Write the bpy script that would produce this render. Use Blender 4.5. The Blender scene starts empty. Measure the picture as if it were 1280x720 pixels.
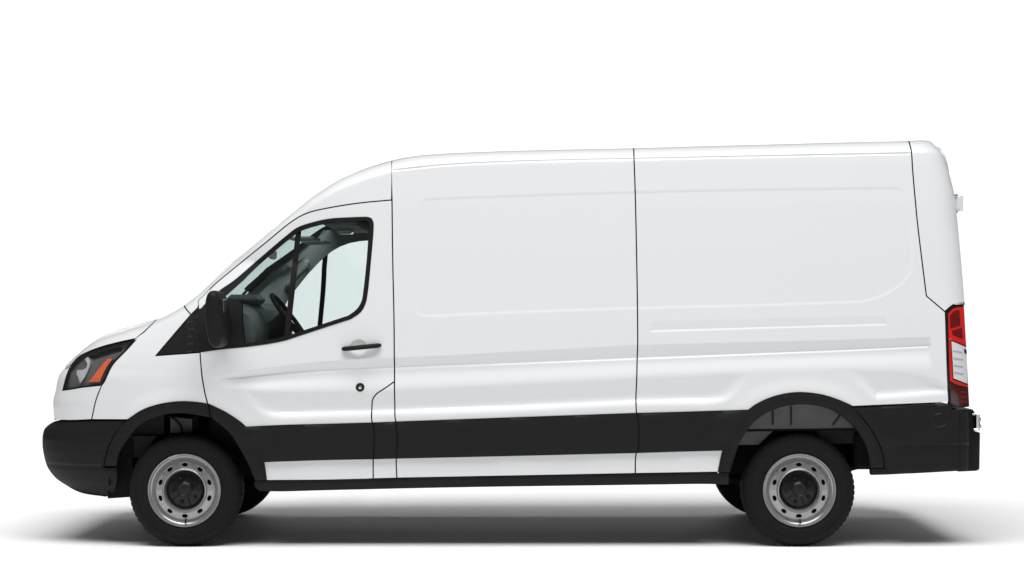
import bpy, math
import numpy as np
from mathutils import Vector
from mathutils.geometry import delaunay_2d_cdt

scene = bpy.context.scene
COL = scene.collection

# ------------------------------------------------------------------ camera
F = 2441.0          # focal length in photo pixels (1280 wide)
DC = 12.87          # camera to the van's centre plane, metres
ZC = 1.482          # camera height
YH = 380.0          # horizon row in the photo
cam_d = bpy.data.cameras.new('camera')
cam = bpy.data.objects.new('camera', cam_d)
COL.objects.link(cam)
cam.location = (0, -DC, ZC)
cam.rotation_euler = (math.radians(90), 0, 0)
cam_d.sensor_width = 36.0
cam_d.lens = 36.0 * F / 1280.0
cam_d.shift_y = (YH - 360.0) / 1280.0
cam_d.clip_end = 500
scene.camera = cam

# ------------------------------------------------------------------ light: white studio
world = bpy.data.worlds.new('World')
scene.world = world
world.use_nodes = True
bg = world.node_tree.nodes['Background']
bg.inputs['Color'].default_value = (1, 1, 1, 1)
bg.inputs['Strength'].default_value = 0.12

def area_light(name, loc, target, sx, sy, power):
    d = bpy.data.lights.new(name, 'AREA')
    d.shape = 'RECTANGLE'
    d.size, d.size_y = sx, sy
    d.energy = power
    o = bpy.data.objects.new(name, d)
    COL.objects.link(o)
    o.location = loc
    o.rotation_euler = (Vector(target) - Vector(loc)).to_track_quat('-Z', 'Y').to_euler()
    return o
area_light('overhead_softbox', (0, -8.0, 20.0), (0, -1.0, 0), 20.0, 11.0, 5900)
area_light('added_backdrop_light', (0, 6.5, 9.0), (0, 14.5, 1.0), 24.0, 1.6, 880)  # unseen lamp added to lift the backdrop to white

vs = scene.view_settings
vs.view_transform = 'Standard'
vs.look = 'None'
vs.exposure = 0.0
vs.gamma = 1.0
vs.use_curve_mapping = False

# ------------------------------------------------------------------ materials
def mat(name, base, rough=0.5, metal=0.0, spec=0.5, coat=0.0, coat_r=0.05, noise=0.0, nscale=40.0, bump=0.0, bscale=300.0, rvar=0.0):
    m = bpy.data.materials.new(name)
    m.use_nodes = True
    nt = m.node_tree
    p = nt.nodes['Principled BSDF']
    p.inputs['Base Color'].default_value = (*base, 1)
    p.inputs['Roughness'].default_value = rough
    p.inputs['Metallic'].default_value = metal
    p.inputs['Specular IOR Level'].default_value = spec
    p.inputs['Coat Weight'].default_value = coat
    p.inputs['Coat Roughness'].default_value = coat_r
    tc = nt.nodes.new('ShaderNodeTexCoord')
    if noise > 0 or rvar > 0:
        n = nt.nodes.new('ShaderNodeTexNoise')
        n.inputs['Scale'].default_value = nscale
        n.inputs['Detail'].default_value = 6
        nt.links.new(tc.outputs['Object'], n.inputs['Vector'])
        if noise > 0:
            mx = nt.nodes.new('ShaderNodeMix'); mx.data_type = 'RGBA'
            mx.inputs[6].default_value = tuple(c * (1 - noise) for c in base) + (1,)
            mx.inputs[7].default_value = tuple(min(1, c * (1 + noise)) for c in base) + (1,)
            nt.links.new(n.outputs['Fac'], mx.inputs[0])
            nt.links.new(mx.outputs[2], p.inputs['Base Color'])
        if rvar > 0:
            mr = nt.nodes.new('ShaderNodeMapRange')
            mr.inputs['To Min'].default_value = max(0.02, rough - rvar)
            mr.inputs['To Max'].default_value = min(1, rough + rvar)
            nt.links.new(n.outputs['Fac'], mr.inputs['Value'])
            nt.links.new(mr.outputs['Result'], p.inputs['Roughness'])
    if bump > 0:
        n2 = nt.nodes.new('ShaderNodeTexNoise')
        n2.inputs['Scale'].default_value = bscale
        n2.inputs['Detail'].default_value = 3
        nt.links.new(tc.outputs['Object'], n2.inputs['Vector'])
        b = nt.nodes.new('ShaderNodeBump')
        b.inputs['Strength'].default_value = 1.0
        b.inputs['Distance'].default_value = bump
        nt.links.new(n2.outputs['Fac'], b.inputs['Height'])
        nt.links.new(b.outputs['Normal'], p.inputs['Normal'])
    return m

def glass_mat(name, tint, refl=1.0, rough=0.02):
    m = bpy.data.materials.new(name)
    m.use_nodes = True
    nt = m.node_tree
    nt.nodes.clear()
    out = nt.nodes.new('ShaderNodeOutputMaterial')
    tr = nt.nodes.new('ShaderNodeBsdfTransparent')
    tr.inputs['Color'].default_value = (*tint, 1)
    gl = nt.nodes.new('ShaderNodeBsdfGlossy')
    gl.inputs['Roughness'].default_value = rough
    lw = nt.nodes.new('ShaderNodeLayerWeight')
    lw.inputs['Blend'].default_value = .5
    pw = nt.nodes.new('ShaderNodeMath'); pw.operation = 'POWER'
    pw.inputs[1].default_value = 5.0
    mu = nt.nodes.new('ShaderNodeMath'); mu.operation = 'MULTIPLY_ADD'
    mu.inputs[1].default_value = .95 * refl
    mu.inputs[2].default_value = .045 * refl
    nt.links.new(lw.outputs['Facing'], pw.inputs[0])
    mx = nt.nodes.new('ShaderNodeMixShader')
    nt.links.new(pw.outputs[0], mu.inputs[0])
    nt.links.new(mu.outputs[0], mx.inputs[0])
    nt.links.new(tr.outputs[0], mx.inputs[1])
    nt.links.new(gl.outputs[0], mx.inputs[2])
    nt.links.new(mx.outputs[0], out.inputs['Surface'])
    return m

PAINT = mat('white_paint', (.755, .765, .775), .30, coat=.6, coat_r=.04, spec=.4, noise=.008, nscale=1.5)
FLOORM = mat('white_floor', (.94, .94, .94), .75, spec=.2, noise=.01, nscale=3)
PLAST = mat('black_plastic', (.0085, .0088, .0088), .55, spec=.18, bump=.0004, bscale=700, noise=.15, nscale=6)
PLAST2 = mat('gloss_black_plastic', (.008, .008, .008), .3, spec=.3)
RUB = mat('rubber_seal', (.006, .006, .006), .6, spec=.2)
TYREM = mat('tyre_rubber', (.0085, .0085, .0085), .75, spec=.16, noise=.3, nscale=30, bump=.0006, bscale=220)
STEEL = mat('silver_wheel_paint', (.35, .35, .35), .30, metal=.65, spec=.5, noise=.08, nscale=25, rvar=.08)
DARK = mat('dark_underbody', (.008, .008, .008), .85, spec=.1)
LINER = mat('wheel_liner', (.022, .022, .022), .8, spec=.15, noise=.3, nscale=20)
GREYM = mat('primer_grey_metal', (.11, .112, .112), .6, spec=.3, noise=.2, nscale=12)
TRIM = mat('grey_cabin_trim', (.25, .28, .272), .75, spec=.2, noise=.1, nscale=60)
TRIMD = mat('dark_cabin_trim', (.11, .122, .12), .7, spec=.25, noise=.15, nscale=80)
SEATM = mat('seat_cloth', (.03, .032, .034), .95, spec=.1, noise=.3, nscale=200)
GLASS = glass_mat('tinted_glass', (.795, .85, .845))
WGLASS = glass_mat('windscreen_glass', (.56, .66, .65), refl=.3)
CLEAR = glass_mat('clear_lens', (.94, .94, .94), refl=1.1)
CHROME = mat('chrome', (.75, .75, .76), .15, metal=1.0, rvar=.05)
REFL = mat('lamp_reflector', (.80, .80, .82), .35, metal=.5, noise=.1, nscale=60)
LAMPH = mat('lamp_housing', (.16, .16, .165), .35, metal=.3)
AMBER = mat('amber_plastic', (.74, .145, .06), .3, spec=.5, noise=.25, nscale=60)
REDL = mat('red_lens', (.62, .012, .008), .18, coat=.6, spec=.5, noise=.2, nscale=40)
REDD = mat('dark_red_lens', (.13, .004, .006), .15, coat=.6, spec=.5, noise=.4, nscale=60)
GAPSHADE = mat('gap_shade', (.012, .012, .012), .8, spec=.1)  # near-black that stands for the shade inside panel gaps
REDK = mat('smoked_red_lens', (.045, .003, .003), .15, coat=.6, spec=.5, noise=.4, nscale=60)
WHITEL = mat('white_lens', (.66, .67, .68), .2, coat=.6, spec=.5)
GREYL = mat('grey_lens_rib', (.36, .36, .37), .3)

# ------------------------------------------------------------------ helpers: curves and maps
def spline(pts, n=8):
    """Catmull-Rom through the points (open)."""
    p = np.array(pts, float)
    if len(p) < 3:
        return p
    q = np.vstack([2 * p[0] - p[1], p, 2 * p[-1] - p[-2]])
    out = []
    for i in range(1, len(q) - 2):
        p0, p1, p2, p3 = q[i - 1], q[i], q[i + 1], q[i + 2]
        d1 = max(np.linalg.norm(p1 - p0), 1e-6) ** .5
        d2 = max(np.linalg.norm(p2 - p1), 1e-6) ** .5
        d3 = max(np.linalg.norm(p3 - p2), 1e-6) ** .5
        t0, t1 = 0, d1
        t2 = t1 + d2
        t3 = t2 + d3
        for k in range(n):
            t = t1 + (t2 - t1) * k / n
            A1 = (t1 - t) / (t1 - t0) * p0 + (t - t0) / (t1 - t0) * p1
            A2 = (t2 - t) / (t2 - t1) * p1 + (t - t1) / (t2 - t1) * p2
            A3 = (t3 - t) / (t3 - t2) * p2 + (t - t2) / (t3 - t2) * p3
            B1 = (t2 - t) / (t2 - t0) * A1 + (t - t0) / (t2 - t0) * A2
            B2 = (t3 - t) / (t3 - t1) * A2 + (t - t1) / (t3 - t1) * A3
            out.append((t2 - t) / (t2 - t1) * B1 + (t - t1) / (t2 - t1) * B2)
    out.append(p[-1])
    return np.array(out)

def S(*runs):
    """join runs (each a list of px points -> spline) into one polygon"""
    out = [spline(r) for r in runs]
    a = np.vstack(out)
    keep = [0]
    for i in range(1, len(a)):
        if np.linalg.norm(a[i] - a[keep[-1]]) > .25:
            keep.append(i)
    a = a[keep]
    if np.linalg.norm(a[0] - a[-1]) < .25:
        a = a[:-1]
    return a

def rev(r):
    return list(r)[::-1]

def px2w(p, w):
    p = np.asarray(p, float)
    dep = DC - w
    return np.stack([(p[..., 0] - 640) * dep / F, ZC + (YH - p[..., 1]) * dep / F], -1)

def P3(px, py, w):
    dep = DC - w
    return Vector(((px - 640) * dep / F, -w, ZC + (YH - py) * dep / F))

def poly_sd(x, z, poly):
    """signed distance, positive inside; x,z flat arrays"""
    x = np.asarray(x, float).ravel(); z = np.asarray(z, float).ravel()
    a = np.asarray(poly); b = np.roll(a, -1, 0)
    best = np.full(x.shape, 1e9)
    ins = np.zeros(x.shape, bool)
    for (ax, az), (bx, bz) in zip(a, b):
        ex, ez = bx - ax, bz - az
        L = ex * ex + ez * ez + 1e-12
        t = np.clip(((x - ax) * ex + (z - az) * ez) / L, 0, 1)
        d = (x - ax - t * ex) ** 2 + (z - az - t * ez) ** 2
        best = np.minimum(best, d)
        c = (az > z) != (bz > z)
        with np.errstate(divide='ignore', invalid='ignore'):
            xi = ax + (z - az) * ex / (ez if abs(ez) > 1e-12 else 1e-12)
        ins ^= c & (x < xi)
    d = np.sqrt(best)
    return np.where(ins, d, -d)

def line_dist(x, z, line):
    best = np.full(np.shape(x), 1e9)
    for (ax, az), (bx, bz) in zip(line[:-1], line[1:]):
        ex, ez = bx - ax, bz - az
        L = ex * ex + ez * ez + 1e-12
        t = np.clip(((x - ax) * ex + (z - az) * ez) / L, 0, 1)
        best = np.minimum(best, (x - ax - t * ex) ** 2 + (z - az - t * ez) ** 2)
    return np.sqrt(best)

def smooth(t):
    t = np.clip(t, 0, 1)
    return t * t * (3 - 2 * t)

def rnd(t):
    t = np.clip(t, 0, 1)
    return np.sqrt(np.maximum(1 - (1 - t) ** 2, 0))

# ------------------------------------------------------------------ traced outlines (photo pixels)
NOSE = [(67, 525.5), (66, 512), (66, 500), (69, 487.5), (72.5, 470), (81, 459)]
HOODTOP = [(81, 459), (94, 446), (115, 429), (135, 417.5), (165, 407.5), (190, 401), (196, 399)]
COWL = [(196, 399), (215, 390), (231, 380)]
PILLAR = [(231, 380), (252.5, 362.5), (277.5, 337.5), (305, 315), (340, 286), (367.5, 264), (395, 242.5), (427.5, 222.5), (455, 211), (490, 200.5)]
ROOF1 = [(490, 200.5), (517.5, 195), (552, 192), (620, 189), (696, 187), (792, 185)]
ROOF2 = [(792, 185), (880, 182.5), (960, 180.5), (1050, 178), (1136, 176)]
ROOF3 = [(1136, 176), (1152, 175.2), (1163, 176.3), (1174, 182), (1181.5, 193), (1188, 218), (1193.5, 243), (1199.4, 299), (1202.3, 332), (1204.6, 360), (1206, 379.5)]

sil_top = np.vstack([spline(HOODTOP), spline(COWL)[1:], spline(PILLAR)[1:], spline(ROOF1)[1:], spline(ROOF2)[1:], spline(ROOF3[:4])[1:]])
wedge = np.interp(sil_top[:, 0], [81, 200, 240, 400, 480, 560, 1100, 1170], [.55, .70, .86, .80, .66, .64, .64, .60])
st = np.array([px2w(p, w) for p, w in zip(sil_top, wedge)])
def ztop(x):
    return np.interp(x, st[:, 0], st[:, 1])
nl = spline([(52.5, 560), (52.5, 544), (55, 536)]).tolist() + spline(NOSE).tolist() + [[86, 451], [95, 440], [112, 424], [140, 402], [180, 375], [260, 330]]
nl = px2w(np.array([[58, 583], [68, 597], [82, 607]][::-1] + nl), .55)
def xnose(z):
    return np.interp(z, nl[:, 1], nl[:, 0])
rl = px2w(np.array([(1214, 560), (1213, 520), (1212, 508), (1209, 450)] + rev(ROOF3)[:-3]), .80)
def xrear(z):
    return np.interp(z, rl[:, 1], rl[:, 0])

zz = np.linspace(0, 3, 601)
ww = np.interp(zz, [0, .30, .36, .405, .44, .6, .95, 1.12, 1.4, 1.8, 2.1, 2.35, 2.6], [.93, .955, .978, .995, 1.002, 1.012, 1.024, 1.024, 1.008, .972, .940, .905, .855])
kk = np.exp(-0.5 * (np.arange(-12, 13) / 4.0) ** 2); kk /= kk.sum()
ww = np.convolve(np.pad(ww, 12, 'edge'), kk, 'valid')

FW = px2w((230.3, 613.9), .97); RW = px2w((999.4, 614), .97)   # wheel centres (x,z)
FW[1] = RW[1] = .345

# stamped features
def W1(pts, w=1.0):
    return px2w(np.array(pts), w)
DRIP = W1(spline([(491, 213.4), (552, 207), (624, 203), (700, 200.7), (792, 198.7), (960, 195.4), (1136, 191.8)]), .88)
UPPER = W1(S([(529, 247), (588, 244.5), (792, 238), (960, 234.5), (1118, 232.5)], [(1118, 232.5), (1129, 235), (1133, 243)],
             [(1133, 243), (1137, 268), (1141, 300), (1141.5, 325), (1136, 346), (1120, 362), (1098, 373), (1075, 379)],
             [(1075, 379), (960, 383), (798, 387), (624, 393), (538, 397)], [(538, 397), (524, 394), (517, 378)],
             [(517, 378), (519, 330), (523, 275), (525, 256), (529, 247)]), .97)
STRIP = W1(S([(812, 401.5), (950, 398), (1099, 394.3), (1109, 394)], [(1109, 394), (1109, 407)], [(1109, 407), (960, 411), (812, 415.5)]))
B2A = W1(S([(311, 489), (400, 488), (491, 487), (640, 479.5), (794, 471.5), (931, 466.5)],
           [(931, 466.5), (917.5, 483), (904, 494.5), (884, 498.5)],
           [(884, 498.5), (794, 499.5), (640, 507), (491, 512), (400, 514.5), (352, 515.5), (332, 511), (319, 500), (311, 489)]))
B2B = W1(S([(1063, 462.5), (1085, 461.5), (1110, 462.5), (1144, 469), (1166, 478), (1178, 486)],
           [(1178, 486), (1124, 490.5), (1096, 492.5)], [(1096, 492.5), (1083, 480), (1063, 462.5)]))
T1 = W1([(262, 472), (300, 464), (360, 456), (400, 451.5), (491, 446.5), (560, 443.5), (640, 439), (794, 430.5), (930, 427), (1060, 424), (1165, 420.5)])
BB1 = W1([(262, 474), (300, 471.5), (360, 465.5), (400, 462.5), (491, 458.3), (560, 455.5), (640, 452.5), (794, 446.3), (930, 441), (1060, 436), (1165, 431)])
T2 = W1([(300, 489), (400, 488), (491, 487), (640, 479.5), (794, 471.5), (931, 466), (1063, 462), (1200, 462)])
BT2 = W1([(300, 516), (400, 514.5), (491, 512), (640, 507), (794, 499.5), (884, 498), (1063, 494), (1200, 488)])
HB = W1((448.5, 436.0))

def wfun(x, z, feat=True):
    x = np.asarray(x, float); z = np.asarray(z, float)
    w = np.interp(z, zz, ww)
    # nose in plan
    t = (x - xnose(z)) / .95
    c1 = .46
    w = w - c1 * (1 - rnd(t))
    # roof, hood and pillar edge
    px = x * F / (DC - .8) + 640
    c2 = np.interp(px, [60, 88, 150, 205, 245, 300, 390, 450, 520, 1300], [0, 0, .24, .16, .09, .09, .13, .22, .24, .24])
    d2 = np.interp(px, [60, 150, 205, 245, 300, 390, 450, 520, 1300], [.06, .07, .07, .06, .06, .08, .10, .105, .105])
    w = w - c2 * (1 - rnd((ztop(x) - z) / d2))
    w = w - .15 * (1 - rnd((xrear(z) - x) / .17))
    if not feat:
        return w
    shp = w.shape
    xf, zf = x.ravel(), z.ravel()
    o = np.zeros(xf.shape)
    m = zf > 1.9
    if m.any():
        o[m] -= .007 * np.exp(-(line_dist(xf[m], zf[m], DRIP) / .0042) ** 2)
    m = (zf > 1.25) & (xf > -.8)
    if m.any():
        o[m] -= .0028 * smooth(poly_sd(xf[m], zf[m], UPPER) / .02)
    m = (zf > 1.2) & (zf < 1.5) & (xf > .7)
    if m.any():
        zt = np.interp(xf[m], STRIP[:, 0][:17], STRIP[:, 1][:17])
        o[m] -= .005 * smooth(poly_sd(xf[m], zf[m], STRIP) / .014) * np.clip((zt - zf[m]) / .06, .15, 1)
    m = (zf > .6) & (zf < 1.5)
    if m.any():
        xm, zm = xf[m], zf[m]
        zt, zb = np.interp(xm, T1[:, 0], T1[:, 1]), np.interp(xm, BB1[:, 0], BB1[:, 1])
        z2t, z2b = np.interp(xm, T2[:, 0], T2[:, 1]), np.interp(xm, BT2[:, 0], BT2[:, 1])
        amp = smooth((xm - T1[0, 0]) / .22) * smooth((T1[-1, 0] - xm) / .03)
        a, b = .030, .008
        s = np.clip((zt - zm) / (zt - zb), 0, 1)
        s = np.where(s < .08, s * s / .16, s - .04) / .96
        up = smooth((zb - zm) / .022)
        back = np.clip((zb - .022 - zm) / np.maximum(zb - .022 - z2t, .02), 0, 1)
        o[m] += amp * (-a * s + b * up + (a - b) * smooth(back))
        s2 = np.clip((z2t - zm) / (z2t - z2b), 0, 1)
        sd = np.maximum(poly_sd(xm, zm, B2A), poly_sd(xm, zm, B2B))
        o[m] -= .034 * s2 * smooth((sd + .045) / .080)
        # wheel arch haunches
        for c, r0 in ((FW, .545), (RW, .60)):
            r = np.hypot(xm - c[0], zm - c[1])
            o[m] += .012 * (1 - smooth((r - r0) / .10)) * smooth((zm - .60) / .12)
        d = np.hypot((xm - HB[0]) / .054, (zm - HB[1]) / .058)
        o[m] -= .014 * np.clip(1 - d * d, 0, 1) ** .9
    return w + o.reshape(shp)

def to_world(poly, off=0.0):
    p = np.asarray(poly, float)
    w = np.full(len(p), .95)
    for _ in range(8):
        q = px2w(p, w)
        w = .5 * w + .5 * (wfun(q[:, 0], q[:, 1], False) + off)
    return px2w(p, w)

def inset(poly, d):
    p = np.asarray(poly)
    a = np.roll(p, 1, 0); b = np.roll(p, -1, 0)
    e1 = p - a; e2 = b - p
    n1 = np.stack([-e1[:, 1], e1[:, 0]], 1); n2 = np.stack([-e2[:, 1], e2[:, 0]], 1)
    n1 /= np.linalg.norm(n1, axis=1, keepdims=True) + 1e-12
    n2 /= np.linalg.norm(n2, axis=1, keepdims=True) + 1e-12
    n = n1 + n2
    n /= np.linalg.norm(n, axis=1, keepdims=True) + 1e-9
    c = np.clip((n * n1).sum(1), .5, 1)
    area = np.sum(p[:, 0] * b[:, 1] - b[:, 0] * p[:, 1])
    return p + n * (d / c)[:, None] * (1 if area > 0 else -1)

def densify(poly, step):
    out = []
    n = len(poly)
    for i in range(n):
        a, b = poly[i], poly[(i + 1) % n]
        L = np.linalg.norm(b - a)
        k = max(1, int(math.ceil(L / step)))
        for j in range(k):
            out.append(a + (b - a) * j / k)
    return np.array(out)

# ------------------------------------------------------------------ mesh builder
class MB:
    def __init__(self):
        self.v = []; self.f = []; self.n = {}; self.edge = []; self.mat2 = None
    def add(self, vs, fs, ns=None):
        k = len(self.v)
        self.v += [tuple(map(float, v)) for v in vs]
        self.f += [tuple(i + k for i in f) for f in fs]
        if ns is not None:
            for i, n in enumerate(ns):
                self.n[k + i] = tuple(n)
        return self
    def box(self, c, s, bev=0.0, rot=None):
        cx, cy, cz = c; a, b, d = s[0] / 2, s[1] / 2, s[2] / 2
        e = min(bev, a * .9, b * .9, d * .9)
        if e <= 0:
            vs = [(x, y, z) for x in (-a, a) for y in (-b, b) for z in (-d, d)]
            fs = [(0, 1, 3, 2), (4, 6, 7, 5), (0, 4, 5, 1), (2, 3, 7, 6), (0, 2, 6, 4), (1, 5, 7, 3)]
        else:
            vs = []; idx = {}
            for sx in (-1, 1):
                for sy in (-1, 1):
                    for sz in (-1, 1):
                        for ax in range(3):
                            q = [sx * a, sy * b, sz * d]
                            for o in range(3):
                                if o != ax:
                                    q[o] -= (sx, sy, sz)[o] * e
                            idx[(sx, sy, sz, ax)] = len(vs); vs.append(tuple(q))
            fs = []
            for ax in range(3):
                o1, o2 = [k for k in range(3) if k != ax]
                for s_ in (-1, 1):
                    f = []
                    for (u, w) in ((-1, -1), (1, -1), (1, 1), (-1, 1)):
                        k = [0, 0, 0]; k[ax] = s_; k[o1] = u; k[o2] = w
                        f.append(idx[(*k, ax)])
                    fs.append(tuple(f))
            for ax in range(3):
                o1, o2 = [k for k in range(3) if k != ax]
                for u in (-1, 1):
                    for w in (-1, 1):
                        k0 = [0] * 3; k1 = [0] * 3
                        k0[ax] = -1; k1[ax] = 1
                        k0[o1] = k1[o1] = u; k0[o2] = k1[o2] = w
                        fs.append((idx[(*k0, o1)], idx[(*k1, o1)], idx[(*k1, o2)], idx[(*k0, o2)]))
            for sx in (-1, 1):
                for sy in (-1, 1):
                    for sz in (-1, 1):
                        fs.append(tuple(idx[(sx, sy, sz, k)] for k in range(3)))
        if rot is not None:
            vs = [tuple(rot @ Vector(v)) for v in vs]
        return self.add([(x + cx, y + cy, z + cz) for x, y, z in vs], fs)
    def lathe(self, prof, seg, cx, cz, ysign=-1, mod=None, closed=False):
        """profile of (r, y) turned about the Y axis at (cx, cz)"""
        n = len(prof); vs = []; fs = []
        for i in range(seg):
            a = 2 * math.pi * i / seg
            for j, (r, y) in enumerate(prof):
                rr = r if mod is None else mod(i, j, r)
                vs.append((cx + rr * math.cos(a), y, cz + rr * math.sin(a)))
        for i in range(seg):
            k = (i + 1) % seg
            for j in range(n - 1 if not closed else n):
                l = (j + 1) % n
                fs.append((i * n + j, i * n + l, k * n + l, k * n + j))
        return self.add(vs, fs)
    def tube(self, pts, r, seg=8, cap=True):
        pts = [Vector(p) for p in pts]; n = len(pts); vs = []; fs = []
        rs = r if isinstance(r, (list, tuple)) else [r] * n
        up = Vector((0, 0, 1))
        for i, p in enumerate(pts):
            t = (pts[min(i + 1, n - 1)] - pts[max(i - 1, 0)]).normalized()
            u = t.cross(up)
            if u.length < .05:
                u = t.cross(Vector((1, 0, 0)))
            u.normalize(); w = t.cross(u)
            for k in range(seg):
                a = 2 * math.pi * k / seg
                vs.append(tuple(p + (u * math.cos(a) + w * math.sin(a)) * rs[i]))
        for i in range(n - 1):
            for k in range(seg):
                l = (k + 1) % seg
                fs.append((i * seg + k, i * seg + l, (i + 1) * seg + l, (i + 1) * seg + k))
        if cap:
            fs.append(tuple(range(seg))); fs.append(tuple((n - 1) * seg + k for k in range(seg)))
        return self.add(vs, fs)
    def build(self, name, material, parent=None, smooth_deg=35, fix=True):
        me = bpy.data.meshes.new(name)
        me.from_pydata(self.v, [], self.f)
        me.materials.append(material)
        if self.mat2 is not None:
            me.materials.append(self.mat2)
            for i in self.edge:
                me.polygons[i].material_index = 1
        if self.n:
            me.polygons.foreach_set('use_smooth', [True] * len(me.polygons))
            me.update()
            li = np.empty(len(me.loops), int); me.loops.foreach_get('vertex_index', li)
            fn = np.zeros((len(self.v), 3))
            for i, n in self.n.items():
                fn[i] = n
            me.normals_split_custom_set(fn[li].tolist())
        else:
            if fix:
                import bmesh
                bm = bmesh.new(); bm.from_mesh(me)
                bmesh.ops.recalc_face_normals(bm, faces=bm.faces)
                bm.to_mesh(me); bm.free()
            if smooth_deg:
                me.polygons.foreach_set('use_smooth', [True] * len(me.polygons))
                me.set_sharp_from_angle(angle=math.radians(smooth_deg))
        me.update()
        o = bpy.data.objects.new(name, me)
        COL.objects.link(o)
        o.parent = parent
        return o

FEATL = []
def feat_setup():
    def closed(p): return np.vstack([p, p[:1]])
    for d in (-.002, .003, .010, .017, .022):
        FEATL.append(closed(inset(UPPER, d)))
    for d in (-.001, .004, .010, .015):
        FEATL.append(closed(inset(STRIP, d)))
    for P in (B2A, B2B):
        for d in (-.048, -.036, -.024, -.012, .0, .012, .024, .032):
            FEATL.append(closed(inset(P, d)))
    for d in (.003, -.001, -.005, -.010): FEATL.append(T1 + np.array([0, d]))
    for d in (.004, 0.0, -.004, -.010, -.016, -.024): FEATL.append(BB1 + np.array([0, d]))
    for k in (.15, .35, .55, .75, .9, .99, 1.06):
        FEATL.append(np.array([(HB[0] + .054 * k * math.cos(t), HB[1] + .058 * k * math.sin(t)) for t in np.linspace(0, 2 * math.pi, 40)]))
    for d in (.012, .006, .003, 0, -.003, -.006, -.012): FEATL.append(DRIP + np.array([0, d]))
def fill(poly, holes, sx, zrows, feat_on=False):
    """triangulate a polygon (world x,z) with interior points; returns pts, tris, boundary loops"""
    loops = [poly] + list(holes)
    allv = np.vstack(loops)
    edges = []; k = 0
    for l in loops:
        n = len(l)
        edges += [(k + i, k + (i + 1) % n) for i in range(n)]
        k += n
    x0, z0 = poly.min(0); x1, z1 = poly.max(0)
    xs = np.arange(x0 + sx * .5, x1, sx)
    zs = zrows[(zrows > z0) & (zrows < z1)]
    if len(xs) and len(zs):
        X, Z = np.meshgrid(xs, zs)
        X = X.copy(); X[1::2] += sx * .5
        X, Z = X.ravel(), Z.ravel()
        sd = poly_sd(X, Z, poly)
        for h in holes:
            sd = np.minimum(sd, -poly_sd(X, Z, h))
        keep = sd > sx * .3
        pts = np.stack([X[keep], Z[keep]], 1)
        fx = []
        if feat_on:
            for L in FEATL:
                q = densify_open(L, .010)
                fx.append(q)
            fx = np.vstack(fx)
            fx = fx[(fx[:, 0] > x0) & (fx[:, 0] < x1) & (fx[:, 1] > z0) & (fx[:, 1] < z1)]
            if len(fx):
                sdf = poly_sd(fx[:, 0], fx[:, 1], poly)
                for h in holes:
                    sdf = np.minimum(sdf, -poly_sd(fx[:, 0], fx[:, 1], h))
                fx = fx[sdf > .003]
            if len(fx):
                cell = .005
                occ = set()
                for a, b in np.round(fx / cell).astype(int):
                    for i in (-1, 0, 1):
                        for j in (-1, 0, 1): occ.add((a + i, b + j))
                kp = [(int(a), int(b)) not in occ for a, b in np.round(pts / cell).astype(int)]
                pts = np.vstack([pts[np.array(kp, bool)], fx])
        allv2 = np.vstack([allv, pts])
    else:
        allv2 = allv
    r = delaunay_2d_cdt([Vector(p) for p in allv2], edges, [], 0, 1e-7)
    V = np.array([tuple(v) for v in r[0]]); T = np.array([tuple(f) for f in r[2]])
    c = V[T].mean(1)
    ok = poly_sd(c[:, 0], c[:, 1], poly) > 0
    for h in holes:
        ok &= poly_sd(c[:, 0], c[:, 1], h) < 0
    return V, T[ok], loops

ROWS_FINE = np.concatenate([np.arange(.2, .62, .02), np.arange(.62, 1.40, .009), np.arange(1.40, 2.2, .03), np.arange(2.2, 2.6, .009)])
ROWS_PLAIN = np.arange(.2, 2.6, .014)

def surf_normal(x, z, foff):
    e = .0012
    f = lambda a, b: wfun(a, b) + foff(a, b)
    gx = (f(x + e, z) - f(x - e, z)) / (2 * e)
    gz = (f(x, z + e) - f(x, z - e)) / (2 * e)
    n = np.stack([-gx, -np.ones_like(gx), -gz], 1)
    return n / np.linalg.norm(n, axis=1, keepdims=True)

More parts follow.
